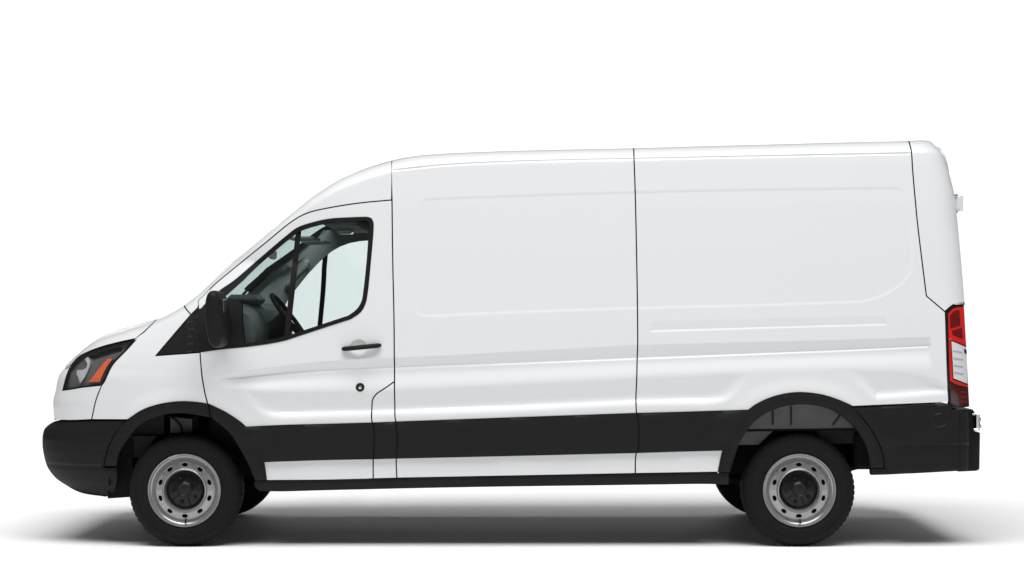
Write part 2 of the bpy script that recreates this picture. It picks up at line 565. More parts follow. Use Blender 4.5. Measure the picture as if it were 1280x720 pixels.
def panel(name, poly, material, parent, off=0.0, bulge=None, flange=.02, gap=.0040, holes=(), sx=.02, rows=ROWS_FINE, step=.012, mb=None, world=False, feat=True, fan=None):
    """a skin panel on the body side: outline in photo pixels, lifted on to the surface Y = -w(x, z)"""
    q = to_world(poly, off) if not world else np.asarray(poly)
    q = densify(q, step)
    if gap:
        q = inset(q, gap)
    hs = []
    for h in holes:
        hh = densify(to_world(h, off), step)
        hs.append(inset(hh, -gap) if gap else hh)
    V, T, loops = fill(q, hs, sx, rows, rows is ROWS_FINE)
    def foff(a, b):
        o = np.full(np.shape(a), off, float)
        if bulge:
            d = np.abs(poly_sd(a, b, q)).reshape(np.shape(a))
            o = o - bulge[0] * (1 - rnd((d + 1e-4) / bulge[1]))
        if fan is not None:
            o = o + fan(a, b)
        return o
    ws = wfun(V[:, 0], V[:, 1]) + foff(V[:, 0], V[:, 1]) if feat else wfun(V[:, 0], V[:, 1], False) + foff(V[:, 0], V[:, 1])
    N = surf_normal(V[:, 0], V[:, 1], foff)
    verts = np.stack([V[:, 0], -ws, V[:, 1]], 1)
    # orientation: outward is -Y
    a, b, c = verts[T[:, 0]], verts[T[:, 1]], verts[T[:, 2]]
    ny = np.cross(b - a, c - a)[:, 1]
    T = np.where((ny > 0)[:, None], T[:, ::-1], T)
    own = mb is None
    mb = mb or MB()
    mb.add(verts, T.tolist(), N)
    if flange:
        for li, l in enumerate(loops):
            w0 = wfun(l[:, 0], l[:, 1], feat) + foff(l[:, 0], l[:, 1])
            n = len(l)
            vs = [(p[0], -w, p[1]) for p, w in zip(l, w0)] + [(p[0], -w + flange, p[1]) for p, w in zip(l, w0)]
            onsil = (np.abs(ztop(l[:, 0]) - l[:, 1]) < np.where(l[:, 0] < -1.95, .05, .022)) | (np.abs(xrear(l[:, 1]) - l[:, 0]) < .010) | ((np.abs(xnose(l[:, 1]) - l[:, 0]) < .010) & (l[:, 1] > .7))
            fs = [(i, (i + 1) % n, n + (i + 1) % n, n + i) for i in range(n) if not (material is PAINT and onsil[i] and onsil[(i + 1) % n])]
            e = np.roll(l, -1, 0) - np.roll(l, 1, 0)
            nn = np.stack([e[:, 1], np.zeros(n), -e[:, 0]], 1)
            area = np.sum(l[:, 0] * np.roll(l, -1, 0)[:, 1] - np.roll(l, -1, 0)[:, 0] * l[:, 1])
            if (area < 0) != (li > 0):
                nn = -nn
            nn /= np.linalg.norm(nn, axis=1, keepdims=True) + 1e-12
            k1 = len(mb.f)
            mb.add(vs, fs, np.vstack([nn, nn]))
            if material is PAINT:
                mb.mat2 = GAPSHADE; mb.edge += list(range(k1, len(mb.f)))  # edge flanges coloured dark as the shade between panels
    if not own:
        return mb
    return mb.build(name, material, parent)

def cap(mb, line, drop=.0, ny=10, inx=.0, bow=0.0, wrap=0.0):
    """skin across the van between the two side edges along a silhouette run (photo px)"""
    q = densify_open(to_world(line), .03)
    w = wfun(q[:, 0], q[:, 1], False) - inx
    vs = []; fs = []
    t = np.gradient(q, axis=0); t /= np.linalg.norm(t, axis=1, keepdims=True) + 1e-9
    nrm = np.stack([-t[:, 1], t[:, 0]], 1)
    for i in range(len(q)):
        for j in range(ny + 1):
            u = -1 + 2 * j / ny
            d = -drop + bow * (1 - u * u) - wrap * max(0, u) ** 2 * math.sin(math.pi * i / (len(q) - 1)) ** .6
            vs.append((q[i, 0] + nrm[i, 0] * d, u * max(w[i], .02), q[i, 1] + nrm[i, 1] * d))
    for i in range(len(q) - 1):
        for j in range(ny):
            a = i * (ny + 1) + j
            fs.append((a, a + 1, a + ny + 2, a + ny + 1))
    mb.add(vs, fs)
    return mb

def densify_open(p, step):
    out = []
    for a, b in zip(p[:-1], p[1:]):
        k = max(1, int(math.ceil(np.linalg.norm(b - a) / step)))
        out += [a + (b - a) * j / k for j in range(k)]
    out.append(p[-1])
    return np.array(out)

def mirrored(o, parent):
    """copy of a part (and its pieces) for the far side of the van"""
    c = o.copy(); COL.objects.link(c); c.parent = parent
    if parent is o.parent:
        c.scale = (1, -1, 1)
    for ch in list(o.children):
        if ch is not c:
            mirrored(ch, c)
    return c

def extrude_poly(mb, pts, y0, y1):
    n = len(pts)
    vs = [(p[0], y0, p[1]) for p in pts] + [(p[0], y1, p[1]) for p in pts]
    fs = [tuple(range(n)), tuple(range(2 * n - 1, n - 1, -1))] + [(i, (i + 1) % n, n + (i + 1) % n, n + i) for i in range(n)]
    return mb.add(vs, fs)

feat_setup()
# ================================================================== the setting
fl = MB()
prof = [(-16.0, 0.0), (-8, 0), (-4, 0), (-2, 0), (0, 0), (2, 0), (5, 0), (8, 0), (13.0, 0)]
for k in range(1, 17):
    a = math.radians(90 * k / 16)
    prof.append((13.0 + 3.0 * math.sin(a), 3.0 - 3.0 * math.cos(a)))
prof.append((16.0, 6.8))
vs_ = [(x, y, z) for (y, z) in prof for x in (-11, -5, 0, 5, 11)]
fs_ = [(i * 5 + j, i * 5 + j + 1, i * 5 + j + 6, i * 5 + j + 5) for i in range(len(prof) - 1) for j in range(4)]
fl.add(vs_, fs_)
floor = fl.build('studio_floor', FLOORM, None, 60, fix=False)
floor['kind'] = 'structure'
floor['label'] = 'seamless white studio floor sweeping up into a backdrop behind the van'
floor['category'] = 'floor'

# ================================================================== the van
van = bpy.data.objects.new('cargo_van', None)
COL.objects.link(van)
van.empty_display_size = .5
van['label'] = 'white long panel van with black lower cladding and silver steel wheels'
van['category'] = 'van'
PAIR = []       # near-side parts that the far side repeats

# ---- outline runs shared by neighbouring panels
HL_TOP = [(170, 424.4), (147.8, 429.2), (125.6, 435), (109, 441), (96.7, 447.8), (87.8, 457.8)]
HL_LEFT = [(87.8, 457.8), (83.3, 469), (80.5, 479), (78.3, 487.8)]
HL_BOT = [(78.3, 487.8), (86.7, 486.7), (103, 484), (127, 481.4)]
HL_RIGHT = [(127, 481.4), (130, 477.8), (136.7, 463.3), (142, 454.4), (159, 436.7), (170, 424.4)]
FLARE_F_OUT = [(129.4, 583), (133, 566.7), (142.8, 544.4), (159.4, 525), (179, 512.5), (201, 505.3), (229, 502), (258, 504.7), (284.4, 516.7), (306.7, 533), (320.5, 553), (329, 575), (333, 600.5)]
FLARE_F_IN = [(145, 583), (148.3, 566.7), (159.4, 548.6), (176, 530.5), (198, 520.5), (226, 516.7), (262, 521.7), (287, 541.7), (301, 564), (311, 583), (318.6, 601.4)]
FLARE_R_OUT = [(897.7, 590.5), (903, 566), (914, 540), (935, 513), (956, 500), (981.4, 492.4), (1003.8, 490.8), (1032.5, 495), (1061, 505.8), (1080.4, 526), (1096.4, 550), (1104.4, 572), (1105.4, 585)]
FLARE_R_IN = [(912.7, 590.5), (917.5, 575), (925.5, 553), (940, 530.7), (959, 516), (981.4, 508), (1003.8, 505.8), (1029, 509), (1051.7, 519.5), (1071, 537), (1083.6, 559.5), (1088.4, 582), (1088.6, 586)]
DOOR_FRONT = [(248, 400), (250, 440), (252.5, 470), (256, 490), (260, 505)]
DOOR_TOP = [(248, 376), (256, 368), (269, 355), (287.5, 339.5), (330, 305), (367.5, 275), (385, 266), (410, 260), (450, 253.7), (489, 250)]
SEAM1A = [(490, 250), (491, 330), (492.5, 400), (493, 477)]
SEAM1B = [(493, 477), (493.7, 520), (495.8, 535), (496, 565), (495.3, 574), (496, 597.7)]
BP = [(493, 477), (480, 486), (470, 493), (465.5, 500), (464.5, 510)]
BP2 = [(464.5, 510), (464.7, 525), (467, 535), (467.3, 560), (466.5, 575), (466.5, 598.6)]
SEAM2 = [(792, 185), (794, 240), (796, 330), (797, 400), (797, 440), (795.7, 480), (795.5, 515), (798, 525), (798, 560), (795, 568), (794, 592)]
SEAM3 = [(1136, 176), (1139, 188), (1141, 215), (1147, 280), (1153, 330), (1158, 370)]
TL_LEFT = [(1181.7, 390), (1182.6, 415), (1184, 460), (1186, 503)]
WIN = S([(277, 361.8), (292.8, 351), (319, 328.6), (356, 297), (372, 285), (387.8, 279.3), (411.6, 274), (440, 272.2), (458, 271.6)],
        [(458, 271.6), (463.5, 273.2), (466.3, 278.5)],
        [(466.3, 278.5), (466.3, 286.4), (463, 326), (459, 365.6), (456.5, 378.8), (450.5, 389.6), (438, 398.6)],
        [(438, 398.6), (411.6, 407), (377, 418.4), (353.5, 425.8), (319, 431.8), (279.6, 435.8), (251.5, 439.5)],
        [(251.5, 439.5), (250.2, 388)], [(250.2, 388), (257, 380), (277, 361.8)])
WIN_IN = S([(302, 351.5), (322, 332), (358, 301), (374, 289.3), (390, 283.5), (413, 278.3), (440, 276.3), (455, 275.8)],
           [(455, 275.8), (460, 277.2), (461.6, 281)],
           [(461.6, 281), (458.4, 326), (454.3, 364), (452, 376.5), (446, 386.5), (435.5, 394.6)],
           [(435.5, 394.6), (410, 403), (376, 414.2), (353, 421.5), (319, 427.5), (306, 429.2)],
           [(306, 429.2), (302.5, 400), (300.5, 377), (285, 373), (279, 372)], [(279, 372), (302, 351.5)])

# ---- hood, nose
mb = MB()
panel('hood', S([(88.5, 456.5), (97.5, 446.5), (110, 439.8), (126, 433.8), (147.8, 428), (170, 423.2)], [(170, 423.2), (183, 412), (196, 399)], rev(HOODTOP), [(81, 459), (85, 458.6), (88.5, 456.5)]), PAINT, van, mb=mb)
far = [(x, -y, z) for x, y, z in mb.v]; fn = {k: (n[0], -n[1], n[2]) for k, n in mb.n.items()}
k0 = len(mb.v); mb.add(far, [tuple(reversed(f)) for f in mb.f], [fn[i] for i in range(k0)])
cb = MB(); cap(cb, spline(HOODTOP)); mb.add(cb.v, cb.f, [(-.45, 0, .9)] * len(cb.v))
mb.build('hood', PAINT, van)

COVER = S(rev(HL_LEFT)[::1], [(87.8, 457.8), (85, 459.6), (81, 460)], [(81, 460), (72.5, 471), (69, 487.5), (66, 500), (66, 512), (67, 525)], [(67, 525), (90, 525.6), (114.5, 524.6)], [(114.5, 524.6), (120, 500), (127, 482)], rev(HL_BOT))
PAIR.append(panel('bumper_cover', COVER, PAINT, van))
FENDER = S([(127, 481.4), (120, 500), (114.5, 524.6)], [(114.5, 524.6), (159.4, 524.6)], FLARE_F_OUT[3:8] + [(260, 505.3)], rev(DOOR_FRONT)[:-1], [(250, 440.5), (195, 444.5)], [(195, 444.5), (238.7, 393.3)], [(238.7, 393.3), (231, 380)], rev(COWL), [(196, 399), (183, 412), (170, 424.4)], rev(HL_RIGHT))
fender = panel('front_fender', FENDER, PAINT, van)
PAIR.append(fender)
SAIL = S([(195, 444.2), (248.8, 383.5)], [(248.8, 383.5), (249, 410), (250, 440.3)], [(250, 440.3), (195, 444.2)])
panel('cowl_corner_trim', SAIL, PLAST, fender, off=.002, flange=.02, gap=.0015, rows=np.arange(1, 1.6, .005), fan=lambda a, b: -.002 * (np.sin((b - .06 * a) * 2 * math.pi / .045) > .86) * smooth((a + 2.03) / .03))

# ---- cab pillar and roof side
PIL = S([(231, 380), (238.7, 393.3)], [(238.7, 393.3), (248, 383), (248, 376)], DOOR_TOP, [(489.5, 250), (490, 230), (490, 200.5)], rev(PILLAR))
panel('cab_pillar', PIL, PAINT, van, rows=np.arange(1, 2.6, .01))  # real pillar; its front strip is white paint for the windscreen's reflection
PILF = S([(236, 389), (238.7, 393.3)], [(238.7, 393.3), (248, 383), (248, 376)], DOOR_TOP, [(489.5, 250), (490, 230), (490, 200.5)], rev(PILLAR)[:3], [(427.5, 222.5), (405, 248), (382, 262), (364, 273), (327, 303), (284, 338), (265.5, 354), (246, 373), (236, 389)])
pf = panel('cab_pillar', PILF, PAINT, van, rows=np.arange(1, 2.6, .01))
pf.scale = (1, -1, 1)

# ---- front door
DOOR = S([(248, 400), (248, 376)], DOOR_TOP, [(490, 250.5)] + SEAM1A[1:], BP, BP2, [(466.5, 598.8), (400, 600.3), (333, 600.7)], rev(FLARE_F_OUT)[0:5] + [(262, 505.5)], [(262, 505.5), (260, 505)], rev(DOOR_FRONT))
door = panel('front_door', DOOR, PAINT, van, holes=[WIN])
PAIR.append(door)
SEALO = np.array([(248.5 if (x < 252.5 and y > 386) else x, y) for x, y in WIN])
panel('window_seal', SEALO, RUB, door, off=.007, flange=.035, gap=-.001, holes=[WIN_IN], rows=ROWS_PLAIN, bulge=(.004, .01))
QP = S([(302, 351.5), (322, 332), (358, 301), (370.5, 291.5)], [(370.5, 291.5), (363, 356), (355.5, 421)], [(355.5, 421), (319, 427.5), (306, 429.2)], [(306, 429.2), (302.5, 400), (300.5, 377), (285, 373), (279, 372)], [(279, 372), (302, 351.5)])
RP = S([(375.5, 288.8), (390, 283.5), (413, 278.3), (440, 276.3), (455, 275.8)], [(455, 275.8), (460, 277.2), (461.6, 281)], [(461.6, 281), (458.4, 326), (454.3, 364), (452, 376.5), (446, 386.5), (435.5, 394.6)], [(435.5, 394.6), (410, 403), (376, 414.2), (361, 419)], [(361, 419), (368, 356), (375.5, 288.8)])
panel('quarter_pane', QP, GLASS, door, off=-.014, flange=0, gap=-.004, rows=np.arange(.2, 2.6, .05), sx=.05)
panel('window_pane', RP, GLASS, door, off=-.016, flange=0, gap=-.004, rows=np.arange(.2, 2.6, .05), sx=.05)
DIV = S([(369.8, 289.5), (376.2, 287)], [(376.2, 287), (368.8, 356), (361.6, 420.5)], [(361.6, 420.5), (354.8, 422.5)], [(354.8, 422.5), (362.2, 356), (369.8, 289.5)])
panel('window_divider', DIV, RUB, door, off=-.004, flange=.03, gap=0)
# trim inside the door and pillar (seen through the glass of the other side)
PILIN = S([(268, 364), (300, 337), (330, 311), (367.5, 281), (390, 270), (430, 262), (462, 257), (486, 254)], [(486, 254), (488, 330), (489, 475)], [(489, 475), (380, 480), (262, 490)], [(262, 490), (258, 400), (268, 364)])
WINT = WIN_IN
panel('inner_trim', PILIN, TRIM, door, off=-.055, flange=.012, gap=0, holes=[WINT], rows=np.arange(.2, 2.6, .05), sx=.05, feat=False)

# door handle: a bar bridging a scooped bowl
hb = MB()
pts = []; rs = []
for i in range(25):
    u = i / 24
    px, py = 428.5 + 47 * u, 436.2 - 4.6 * u
    lift = .026 * math.sin(math.pi * min(1, max(0, u))) ** .45
    q = to_world(np.array([[px, py]]), 0)[0]
    w = float(wfun(q[0], q[1], False)) + .004 + lift
    pts.append((q[0], -w, q[1])); rs.append(.0145 * (1 - .3 * abs(2 * u - 1) ** 12))
hb.tube(pts, rs, 12)
hb.build('door_handle', PLAST, door, 60)
lk = MB()
lc = P3(450, 484.3, 1.03)
lw = float(wfun(lc.x, lc.z))
lk.lathe([(.0, -lw - .003), (.018, -lw - .005), (.026, -lw - .004), (.0275, -lw + .004)], 28, lc.x, lc.z)
lock = lk.build('door_lock', PLAST2, door)
lk = MB(); lk.lathe([(.0, -lw - .009), (.010, -lw - .0085), (.0125, -lw - .004)], 20, lc.x, lc.z)
lk.build('lock_barrel', CHROME, lock)

# ---- body behind the cab
BPIL = S(BP[::1], BP2, [(466.5, 598.6), (496, 597.8)], rev(SEAM1B))
PAIR.append(panel('pillar_panel', BPIL, PAINT, van))
SIDE1 = S([(490, 200.5), (490, 250)], SEAM1A, SEAM1B, [(496, 597.7), (640, 595), (794, 592)], rev(SEAM2), rev(ROOF1))
PAIR.append(panel('side_panel', SIDE1, PAINT, van))
QUART = S(SEAM2, [(794, 592), (898, 590.3)], FLARE_R_OUT[:9] + [(1065, 508)], [(1065, 508), (1120, 505.8), (1186, 503)], rev(TL_LEFT), [(1181.7, 390), (1158, 370)], rev(SEAM3), rev(ROOF2))
PAIR.append(panel('rear_quarter_panel', QUART, PAINT, van))
RDOOR = S(SEAM3, [(1158, 370), (1180.5, 389)], [(1181.5, 389), (1191.7, 381), (1206, 378.7)], rev(ROOF3))
PAIR.append(panel('rear_door_edge', RDOOR, PAINT, van, rows=np.arange(1.3, 2.6, .012)))

# ---- roof skin and rear doors across the van
rm = MB()
cap(rm, spline(PILLAR[7:] + ROOF1[1:] + ROOF2[1:] + ROOF3[1:4]), drop=.0015, inx=-.006)
roof = rm.build('roof', PAINT, van, 60)
rd = MB()
cap(rd, spline(ROOF3[3:]), drop=.002)
rdo = rd.build('rear_door_skin', PAINT, van, 60)
wsb = MB()
cap(wsb, spline(PILLAR[0:8]), drop=.012, inx=.0, bow=.004, wrap=.075)
wsb.build('windscreen', WGLASS, van, 60)
cwl = MB()
cap(cwl, spline(COWL), drop=.004)
cwl.build('cowl_panel', PLAST, van, 60)
fg = MB()
cap(fg, spline(NOSE), drop=.004)
grille = fg.build('grille', PLAST, van, 60)
for i in range(4):
    q = P3(71 + i * 2, 500 - i * 9, .55)
    s_ = MB(); s_.box((q.x - .012, 0, q.z), (.02, 1.0, .022), .006)
    s_.build('grille_bar', PLAST2, grille)

# hinge on the rear door
def hinge(z_px, px):
    h = MB()
    q = P3(px, z_px, .80)
    h.box((q.x + .008, -.80, q.z), (.05, .045, .088), .008)
    h.tube([(q.x + .024, -.815, q.z - .047), (q.x + .024, -.815, q.z + .047)], .012, 12)
    o = h.build('rear_door_hinge', PAINT, van)
    for dz in (-.046, .046):
        g = MB(); g.box((q.x - .008, -.815, q.z + dz * 1.12), (.02, .03, .008), .002)
        g.build('hinge_washer', RUB, o)
    PAIR.append(o)
hinge(254.5, 1196)

# ---- black lower cladding
def mould(name, poly, off=.027, r=.012, gap=.002):
    tw = px2w(np.array([(300, 533), (400, 529.8), (491, 526.7), (640, 521.3), (794, 516), (942, 511.5)]), 1.03)
    def crease(a, b):
        zt_ = np.interp(a, tw[:, 0], tw[:, 1])
        return -.012 * np.clip((b - (zt_ - .058)) / .058, 0, 1)
    o = panel(name, poly, PLAST, van, off=off, bulge=(.012, r), flange=.03, gap=gap, rows=ROWS_PLAIN, sx=.02, fan=crease)
    PAIR.append(o)
    return o
mould('door_moulding', S([(300, 533.3), (314, 553), (323, 578.6)], [(323, 578.6), (400, 576), (466.5, 574.7)], [(466.5, 574.7), (467.3, 560), (467, 535), (464.9, 528)], [(464.9, 528), (400, 529.8), (360, 530.8), (300, 533.3)]))
mould('pillar_moulding', S([(464.9, 528), (467, 535), (467.3, 560), (466.5, 574.7)], [(466.5, 574.7), (495.3, 573.9)], [(495.3, 573.9), (496, 565), (495.8, 535), (494, 526.9)], [(494, 526.9), (464.9, 528)]), r=.02)
mould('side_moulding', S([(494, 526.8), (495.8, 535), (496, 565), (495.3, 573.9)], [(495.3, 573.9), (560, 572.5), (795.3, 567)], [(795.3, 567), (798, 560), (798, 525), (795.6, 516)], [(795.6, 516), (640, 521.5), (494, 526.8)]))
mould('quarter_moulding', S([(795.6, 516), (798, 525), (798, 560), (795.3, 567)], [(795.3, 567), (850, 565.3), (909, 563.8)], [(909, 563.8), (920, 540), (942, 511.6)], [(942, 511.6), (860, 514.3), (795.6, 516)]))
fl1 = [(260.5, 505)] ; 
FL_A = S(FLARE_F_OUT[:8] + [(260, 505.3)], [(260, 505.3), (263, 522)], [(263, 522), (226, 516.7)] and (rev(FLARE_F_IN[:6]) and [(262, 521.7)] + rev(FLARE_F_IN[:6])), [(145, 583), (129.4, 583)])
FL_B = S([(261, 505.5)] + FLARE_F_OUT[8:], [(333, 600.5), (318.6, 601.4)], rev(FLARE_F_IN[7:]) + [(264, 522.3)], [(264, 522.3), (261, 505.5)])
for nm, pl in (('front_arch_flare', FL_A), ('front_arch_flare', FL_B), ('rear_arch_flare', S(FLARE_R_OUT, [(1105.4, 585), (1088.6, 586)], rev(FLARE_R_IN), [(912.7, 590.5), (897.7, 590.5)]))):
    PAIR.append(panel(nm, pl, PLAST, van, off=.022, bulge=(.014, .035), flange=.07, gap=.001, rows=ROWS_PLAIN, sx=.02))
# black sill step
SILL = S([(318, 602), (331, 601.2), (400, 600.8), (496, 598.2), (640, 595.4), (794, 592.5), (911, 591)], [(911, 591), (911, 606)], [(911, 606), (882, 605.2), (820, 605.9), (740, 607), (660, 608), (600, 608.9), (520, 610.4), (450, 612), (400, 613.2), (350, 614.5), (324, 614)], [(324, 614), (318, 608), (318, 602)])
PAIR.append(panel('sill_step', SILL, PLAST, van, off=-.002, bulge=(.01, .025), flange=.2, gap=0, rows=ROWS_PLAIN))

# ---- bumpers
FB = S([(67, 526.8), (90, 526.6), (114.5, 525.8), (158.5, 525.6)], rev(FLARE_F_OUT[:4]), [(129.4, 583), (129.6, 584.2), (145, 584)], [(145, 584), (146, 600), (143, 616)], [(143, 616), (137, 623.5), (132, 621), (101, 616), (82, 607), (68, 597), (58, 583), (52.5, 561), (52.5, 544), (55, 536), (60, 531), (67, 526.8)])
mb = MB()
def fbc(a, b):
    zc1 = float(px2w((90, 583), .9)[1]); zc2 = float(px2w((90, 549), .9)[1])
    return -.012 * smooth((zc1 - b) / .015) - .012 * np.exp(-((b - zc1) / .008) ** 2) + .010 * (smooth((zc2 + .02 - b) / .03) - 1)
panel('front_bumper', FB, PLAST, van, mb=mb, off=.012, bulge=(.01, .02), flange=.05, rows=ROWS_PLAIN, fan=fbc)
far = [(x, -y, z) for x, y, z in mb.v]; nn = [mb.n[i] for i in range(len(mb.v))]
mb.add(far, [tuple(reversed(f)) for f in list(mb.f)], [(a, -b, c) for a, b, c in nn])
fbq = densify_open(to_world(spline([(132, 621), (101, 616), (82, 607), (68, 597), (58, 583), (52.5, 561), (52.5, 544), (55, 536), (60, 531), (67, 526.8)])), .03)
wv = wfun(fbq[:, 0], fbq[:, 1], False) + .002
vs_, fs_ = [], []
for q, w in zip(fbq, wv):
    for j in range(9):
        vs_.append((q[0] + .003, (-1 + j / 4) * w, q[1]))
for i in range(len(fbq) - 1):
    for j in range(8):
        a = i * 9 + j
        fs_.append((a, a + 1, a + 10, a + 9))
mb.add(vs_, fs_, [(-.97, 0, -.2)] * len(vs_))
bump = mb.build('front_bumper', PLAST, van)
ad = MB(); q0 = P3(137, 622, .8); q1 = P3(168, 590, .8)
extrude_poly(ad, [(q0.x, q0.z), (q0.x + .15, q0.z + .01), (q1.x, q1.z), (q1.x, q1.z + .2), (q0.x, q1.z + .2)], -.86, .86)
ad.build('air_dam', DARK, bump)

# rear bumper wraps round the corner: side piece + step across the back
RBS = S([(1065, 509), (1120, 506.8), (1187, 504)], [(1187, 504), (1192, 511), (1211.5, 511)], [(1211.5, 511), (1212.5, 560), (1212, 589.3)], [(1212, 589.3), (1150, 592.8), (1100, 594.8), (1089, 595)], [(1089, 595), (1089, 587), (1106.4, 586)], rev(FLARE_R_OUT)[0:5])
def rbc(a, b):
    xs_ = float(px2w((1199, 553), 1.0)[0])
    zc = float(px2w((1150, 553), 1.0)[1]); x0 = float(px2w((1130, 553), 1.0)[0]); zl = float(px2w((1150, 586), 1.0)[1])
    return -.012 * smooth((zc - b) / .02) * smooth((a - x0 + .1) / .1) - .012 * smooth((zl - b) / .012) - .006 * np.exp(-((a - xs_) / .006) ** 2)
rbs = panel('rear_bumper_side', RBS, PLAST, van, off=.014, bulge=(.011, .025), flange=.05, rows=ROWS_PLAIN, fan=rbc, sx=.006)
PAIR.append(rbs)
cv = MB(); c = P3(1173, 525, 1.0)
cw = float(wfun(c.x, c.z)) + .014
cv.lathe([(0, -cw + .012), (.030, -cw + .012), (.036, -cw + .002), (.040, -cw - .0025), (.045, -cw + .001), (.046, -cw + .01)], 32, c.x, c.z)
cv.build('round_bumper_cover', PLAST2, rbs)
rb = MB()
def RX(px, py, w): 
    q = P3(px, py, w); return (q.x, q.z)
prof = [RX(1199.5, 511.5, .9), RX(1217, 511.8, .85), RX(1219.5, 516, .85), RX(1219.5, 539.5, .85), RX(1226.6, 541, .85), RX(1225.8, 586.5, .85), RX(1222, 588.3, .85), RX(1199.5, 590.2, .9)]
ys = [-1, -.985, -.95, -.88, 0, .88, .95, .985, 1]
xin = [.022, .010, .003, 0, 0, 0, .003, .010, .022]
npf = len(prof); vs_ = []; fs_ = []
xs0 = prof[0][0]
for y, d in zip(ys, xin):
    for (x, z) in prof:
        k = max(0, (x - xs0)) / (prof[4][0] - xs0)
        vs_.append((x - d * k * .9, y * .87, z))
for i in range(len(ys) - 1):
    for j in range(npf - 1):
        fs_.append((i * npf + j, i * npf + j + 1, (i + 1) * npf + j + 1, (i + 1) * npf + j))
fs_.append(tuple(range(npf))); fs_.append(tuple((len(ys) - 1) * npf + j for j in range(npf)))
rb.add(vs_, fs_)
rbo = rb.build('rear_bumper', PLAST, van, 40)
bv = rbo.modifiers.new('bevel', 'BEVEL'); bv.width = .006; bv.segments = 2; bv.limit_method = 'ANGLE'; bv.angle_limit = math.radians(35)
# plated latch plate with holes on the step
for y in (-.86, .86):
    lp = MB(); q = P3(1220, 527.5, .86)
    lp.box((q.x + .002, y, q.z), (.026, .07, .105), .006)
    lp.tube([(q.x + .008, y - .012, q.z + .03), (q.x + .022, y - .012, q.z + .02), (q.x + .012, y - .012, q.z - .005), (q.x + .024, y - .012, q.z - .035)], .008, 8)
    lp.box((q.x - .012, y, q.z + .047), (.035, .05, .014), .004)
    lp.box((q.x - .010, y - .02, q.z - .043), (.035, .05, .012), .004)
    lp.build('step_bracket', CHROME, rbo)

# ---- tail lights
TLO = S([(1181.9, 390.2), (1191.7, 381.7), (1205.2, 379.6)], [(1205.2, 379.6), (1208, 430), (1210, 470), (1212, 508.5)], [(1212, 508.5), (1200, 510), (1191.7, 509.5), (1187.5, 506.5)], [(1187.5, 506.5), (1185.6, 495), (1184, 460), (1182.6, 415), (1181.9, 390.2)])
tl = panel('tail_light', TLO, PLAST2, van, off=.004, bulge=(.006, .012), flange=.06, gap=.001, rows=ROWS_PLAIN, step=.008)
PAIR.append(tl)
tlo = .0085
panel('red_lens', S([(1185.3, 392), (1192.5, 385.5), (1204.8, 383.5)], [(1204.8, 383.5), (1206.5, 410), (1208, 432.5)], [(1208, 432.5), (1188.3, 424.5)], [(1188.3, 424.5), (1191, 474.5)], [(1191, 474.5), (1209.6, 481.5)], [(1209.6, 481.5), (1209.8, 484)], [(1209.8, 484), (1196, 480.5), (1187.7, 476)], [(1187.7, 476), (1186.4, 440), (1185.3, 392)]), REDL, tl, off=tlo, bulge=(.003, .006), flange=.012, gap=0, rows=ROWS_PLAIN, step=.006)
panel('brake_lens', S([(1187.3, 394.5), (1193.5, 388.5), (1199.5, 387.8)], [(1199.5, 387.8), (1200.8, 407)], [(1200.8, 407), (1188, 411)], [(1188, 411), (1187.3, 394.5)]), REDD, tl, off=tlo + .002, bulge=(.002, .005), flange=.006, gap=0, rows=ROWS_PLAIN, step=.006)
panel('brake_lens', S([(1190, 413.5), (1202.5, 409.5)], [(1202.5, 409.5), (1203.6, 424)], [(1203.6, 424), (1190.8, 419)], [(1190.8, 419), (1190, 413.5)]), REDD, tl, off=tlo + .002, bulge=(.002, .005), flange=.006, gap=0, rows=ROWS_PLAIN, step=.006)
rvl = panel('reverse_lens', S([(1189.3, 426.2), (1208.3, 434.3)], [(1208.3, 434.3), (1209.7, 480)], [(1209.7, 480), (1191.9, 473)], [(1191.9, 473), (1189.3, 426.2)]), WHITEL, tl, off=tlo, bulge=(.003, .006), flange=.012, gap=.0008, rows=ROWS_PLAIN, step=.006)
panel('indicator_lens', S([(1187.5, 478), (1196, 482.5), (1210, 486)], [(1210, 486), (1210.9, 505.5)], [(1210.9, 505.5), (1193, 506.5), (1189, 503)], [(1189, 503), (1187.5, 478)]), REDK, tl, off=tlo, bulge=(.003, .006), flange=.012, gap=0, rows=ROWS_PLAIN, step=.006)
for i in range(3):
    y = 488 + i * 6
    panel('lens_facet', S([(1200 + i * .4, y), (1208.8, y + .8)], [(1208.8, y + .8), (1209, y + 4)], [(1209, y + 4), (1200.3 + i * .4, y + 3.4)], [(1200.3 + i * .4, y + 3.4), (1200 + i * .4, y)]), REDD, tl, off=tlo + .0015, flange=.005, gap=0, rows=ROWS_PLAIN, step=.006)
for i in range(4):
    y = 438 + i * 9
    x = 1191.6 + i * .45
    panel('lens_rib', S([(x, y), (x + 11.5, y + 2.2)], [(x + 11.5, y + 2.2), (x + 11.5, y + 3.4)], [(x + 11.5, y + 3.4), (x, y + 1.3)], [(x, y + 1.3), (x, y)]), GREYL, tl, off=tlo + .002, flange=.005, gap=0, rows=ROWS_PLAIN, step=.006)
panel('lens_cap', S([(1205, 436), (1208.2, 437.5)], [(1208.2, 437.5), (1208.6, 443)], [(1208.6, 443), (1205.6, 441)], [(1205.6, 441), (1205, 436)]), PLAST2, tl, off=tlo + .002, flange=.005, gap=0, rows=ROWS_PLAIN, step=.006)

